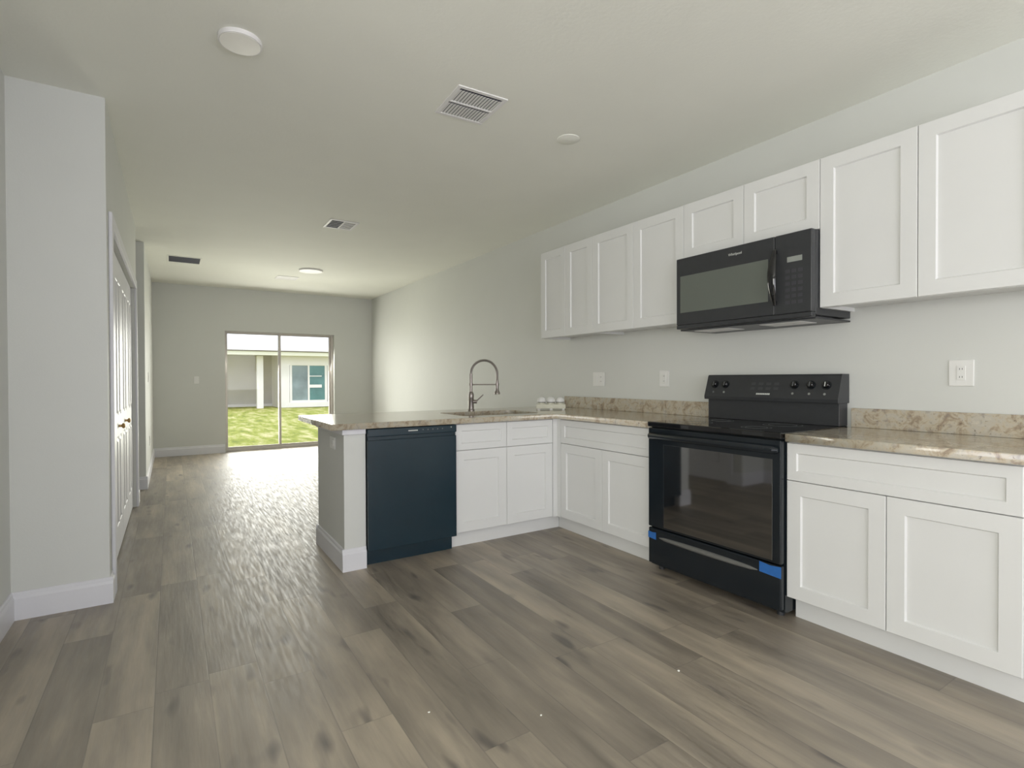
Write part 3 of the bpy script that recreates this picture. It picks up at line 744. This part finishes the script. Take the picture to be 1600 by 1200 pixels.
for (a0, a1, c0, c1) in ((-0.18, 0.18, 0.165, 0.19), (-0.18, -0.165, -0.215, 0.165), (0.165, 0.18, -0.215, 0.165), (-0.165, 0.165, -0.215, -0.20)): box(b, a0, a1, c0, c1, -0.005, 0)
obj('frame', b, 'ceiling', t)

# ------------------------------------------------------------------ things on the counter and floor
cxy = (2.80, 3.74)
t = thing('plastic_tray', 'pale clear plastic tray holding three white cups at the counter corner', 'tray', (cxy[0], cxy[1], CT1), R(-33))
b = NB()
box(b, -0.125, 0.125, -0.045, 0.045, 0.010, 0.014, bev=0.001)
for (x0, x1, y0, y1) in ((-0.125, 0.125, -0.045, -0.042), (-0.125, 0.125, 0.042, 0.045), (-0.125, -0.122, -0.042, 0.042), (0.122, 0.125, -0.042, 0.042)): box(b, x0, x1, y0, y1, 0.010, 0.048)
obj('tray_body', b, 'tray', t)
for sx in (-0.105, 0, 0.105):
    b = NB(); box(b, sx-0.012, sx+0.012, -0.047, 0.047, 0.0, 0.0098, bev=0.002); obj('foot', b, 'plastic', t)
for k, lab in ((-1, 'left'), (0, 'middle'), (1, 'right')):
    p = Matrix.Rotation(R(-33), 4, 'Z') @ Vector((k*0.081, 0, 0))
    c = thing('white_cup', f'{lab} one of the three round white cups in the counter tray', 'cup', (cxy[0]+p.x, cxy[1]+p.y, CT1+0.0145), 0, 'white cups in the tray')
    b = NB(); lathe(b, [(0.028, 0), (0.033, 0.004), (0.034, 0.046)]); obj('cup_body', b, 'tray', c, smooth=True)
    b = NB(); lathe(b, [(0.035, 0.0465), (0.035, 0.052)]); obj('band', b, 'greybar', c, smooth=True, label='dark band under the lid')
    b = NB(); lathe(b, [(0.0375, 0.0525), (0.0385, 0.060), (0.0365, 0.072), (0.031, 0.083), (0.022, 0.091), (0.011, 0.0955), (0.001, 0.0965)]); obj('lid', b, 'plastic', c, smooth=True, label='domed white lid')

spk = [(1.655, 1.595), (0.83, 1.83), (1.13, 1.52)]
for k, (x, y, s_, lab) in enumerate(((1.716, 1.437, 0.006, 'white crumb of debris on the floor in front of the range'),
                          (0.76, 1.74, 0.004, 'tiny white speck on the floor at the centre front'),
                          (1.085, 1.51, 0.004, 'tiny pale speck on the floor between the peninsula and the camera'))):
    b = NB(); bmesh.ops.create_icosphere(b, subdivisions=1, radius=s_)
    for v in b.verts: v.co.z = v.co.z*0.5+s_*0.45; v.co.x *= 1+0.4*random.random()
    o = tag(obj('debris_crumb', b, 'chip'), lab, 'debris', 'specks on the floor'); o.location = (x, y, 0)

# ------------------------------------------------------------------ outside
b = NB(); bmesh.ops.create_grid(b, x_segments=60, y_segments=60, size=1, matrix=Matrix.Translation((3, 35.0, -0.12)) @ Matrix.Diagonal((40, 25.06, 1, 1)))
for v in b.verts:
    if v.co.y > 10.2: v.co.z += 0.02*math.sin(v.co.x*1.3)*math.sin(v.co.y*0.9)
lawn = tag(obj('lawn', b, 'lawn'), 'bright yellow green lawn outside the sliding door', 'lawn', None, 'stuff')
b = NB(); box(b, -3.6, 3.3, 9.935, 10.6, -0.2, -0.03)
struct('trim_2', b, 'stucco', 'concrete step outside the sliding door', 'step')
hs = thing('neighbour_house', 'pale single storey house across the lawn seen through the sliding door', 'building', (4, 26, -0.1))
def hb(name, mt, *a, parent=hs, **k):
    b = NB(); box(b, a[0]-4, a[1]-4, a[2]-26, a[3]-26, a[4]+0.1, a[5]+0.1); return obj(name, b, mt, parent, **k)
b = NB()
for (x0, x1, z0, z1) in ((4.1, 4.55, 0, 2.5), (6.25, 16, 0, 2.5), (4.55, 6.25, 1.95, 2.5), (4.55, 6.25, 0, 0.23)):
    box(b, x0-4, x1-4, 0, 0.2, z0, z1)
box(b, 4.1-4, 4.3-4, 0.2, 2.0, 0, 2.5)
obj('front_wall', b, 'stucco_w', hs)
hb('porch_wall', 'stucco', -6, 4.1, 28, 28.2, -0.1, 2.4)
hb('wall_base_band', 'stucco_w', -6, 4.1, 27.96, 27.999, -0.1, 0.02)
hb('porch_column', 'stucco_w', 3.20, 3.46, 26.0, 26.26, -0.1, 2.24)
hb('fascia', 'fascia', -6, 16, 25.5, 25.62, 2.26, 2.42)
hb('shadow_line', 'gutter_shadow', -6, 16, 25.46, 25.62, 2.421, 2.47)  # thin dark strip standing in for the shadow at the gutter
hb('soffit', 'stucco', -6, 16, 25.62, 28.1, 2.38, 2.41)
b = NB()
loops(b, [[(x-4, -0.6, 2.575), (x-4, 6.0, 4.9), (x-4, 6.0, 5.0), (x-4, -0.6, 2.66)] for x in (-6, 16)])
obj('roof', b, 'roof', hs)
b = NB()
for (x0, x1, z0, z1) in ((4.57, 6.23, 0.12, 0.22), (4.57, 6.23, 1.83, 1.93), (4.57, 4.67, 0.22, 1.83), (6.13, 6.23, 0.22, 1.83), (5.36, 5.44, 0.22, 1.83)):
    box(b, x0-4, x1-4, 0.02, 0.1, z0+0.1, z1+0.1)
wf = obj('window_frame', b, 'stucco_w', hs)
b = NB(); box(b, 4.67-4, 5.36-4, 0.05, 0.06, 0.32, 1.93); obj('pane', b, 'rearpane', wf)
b = NB(); box(b, 5.44-4, 6.13-4, 0.05, 0.06, 0.32, 1.93); obj('pane', b, 'rearpane2', wf)
for z0, z1 in ((1.42, 1.46), (0.9, 1.04)):
    bx('muntin', 'stucco_w', wf, 5.44-4, 5.99-4, 0.03, 0.048, z0, z1)
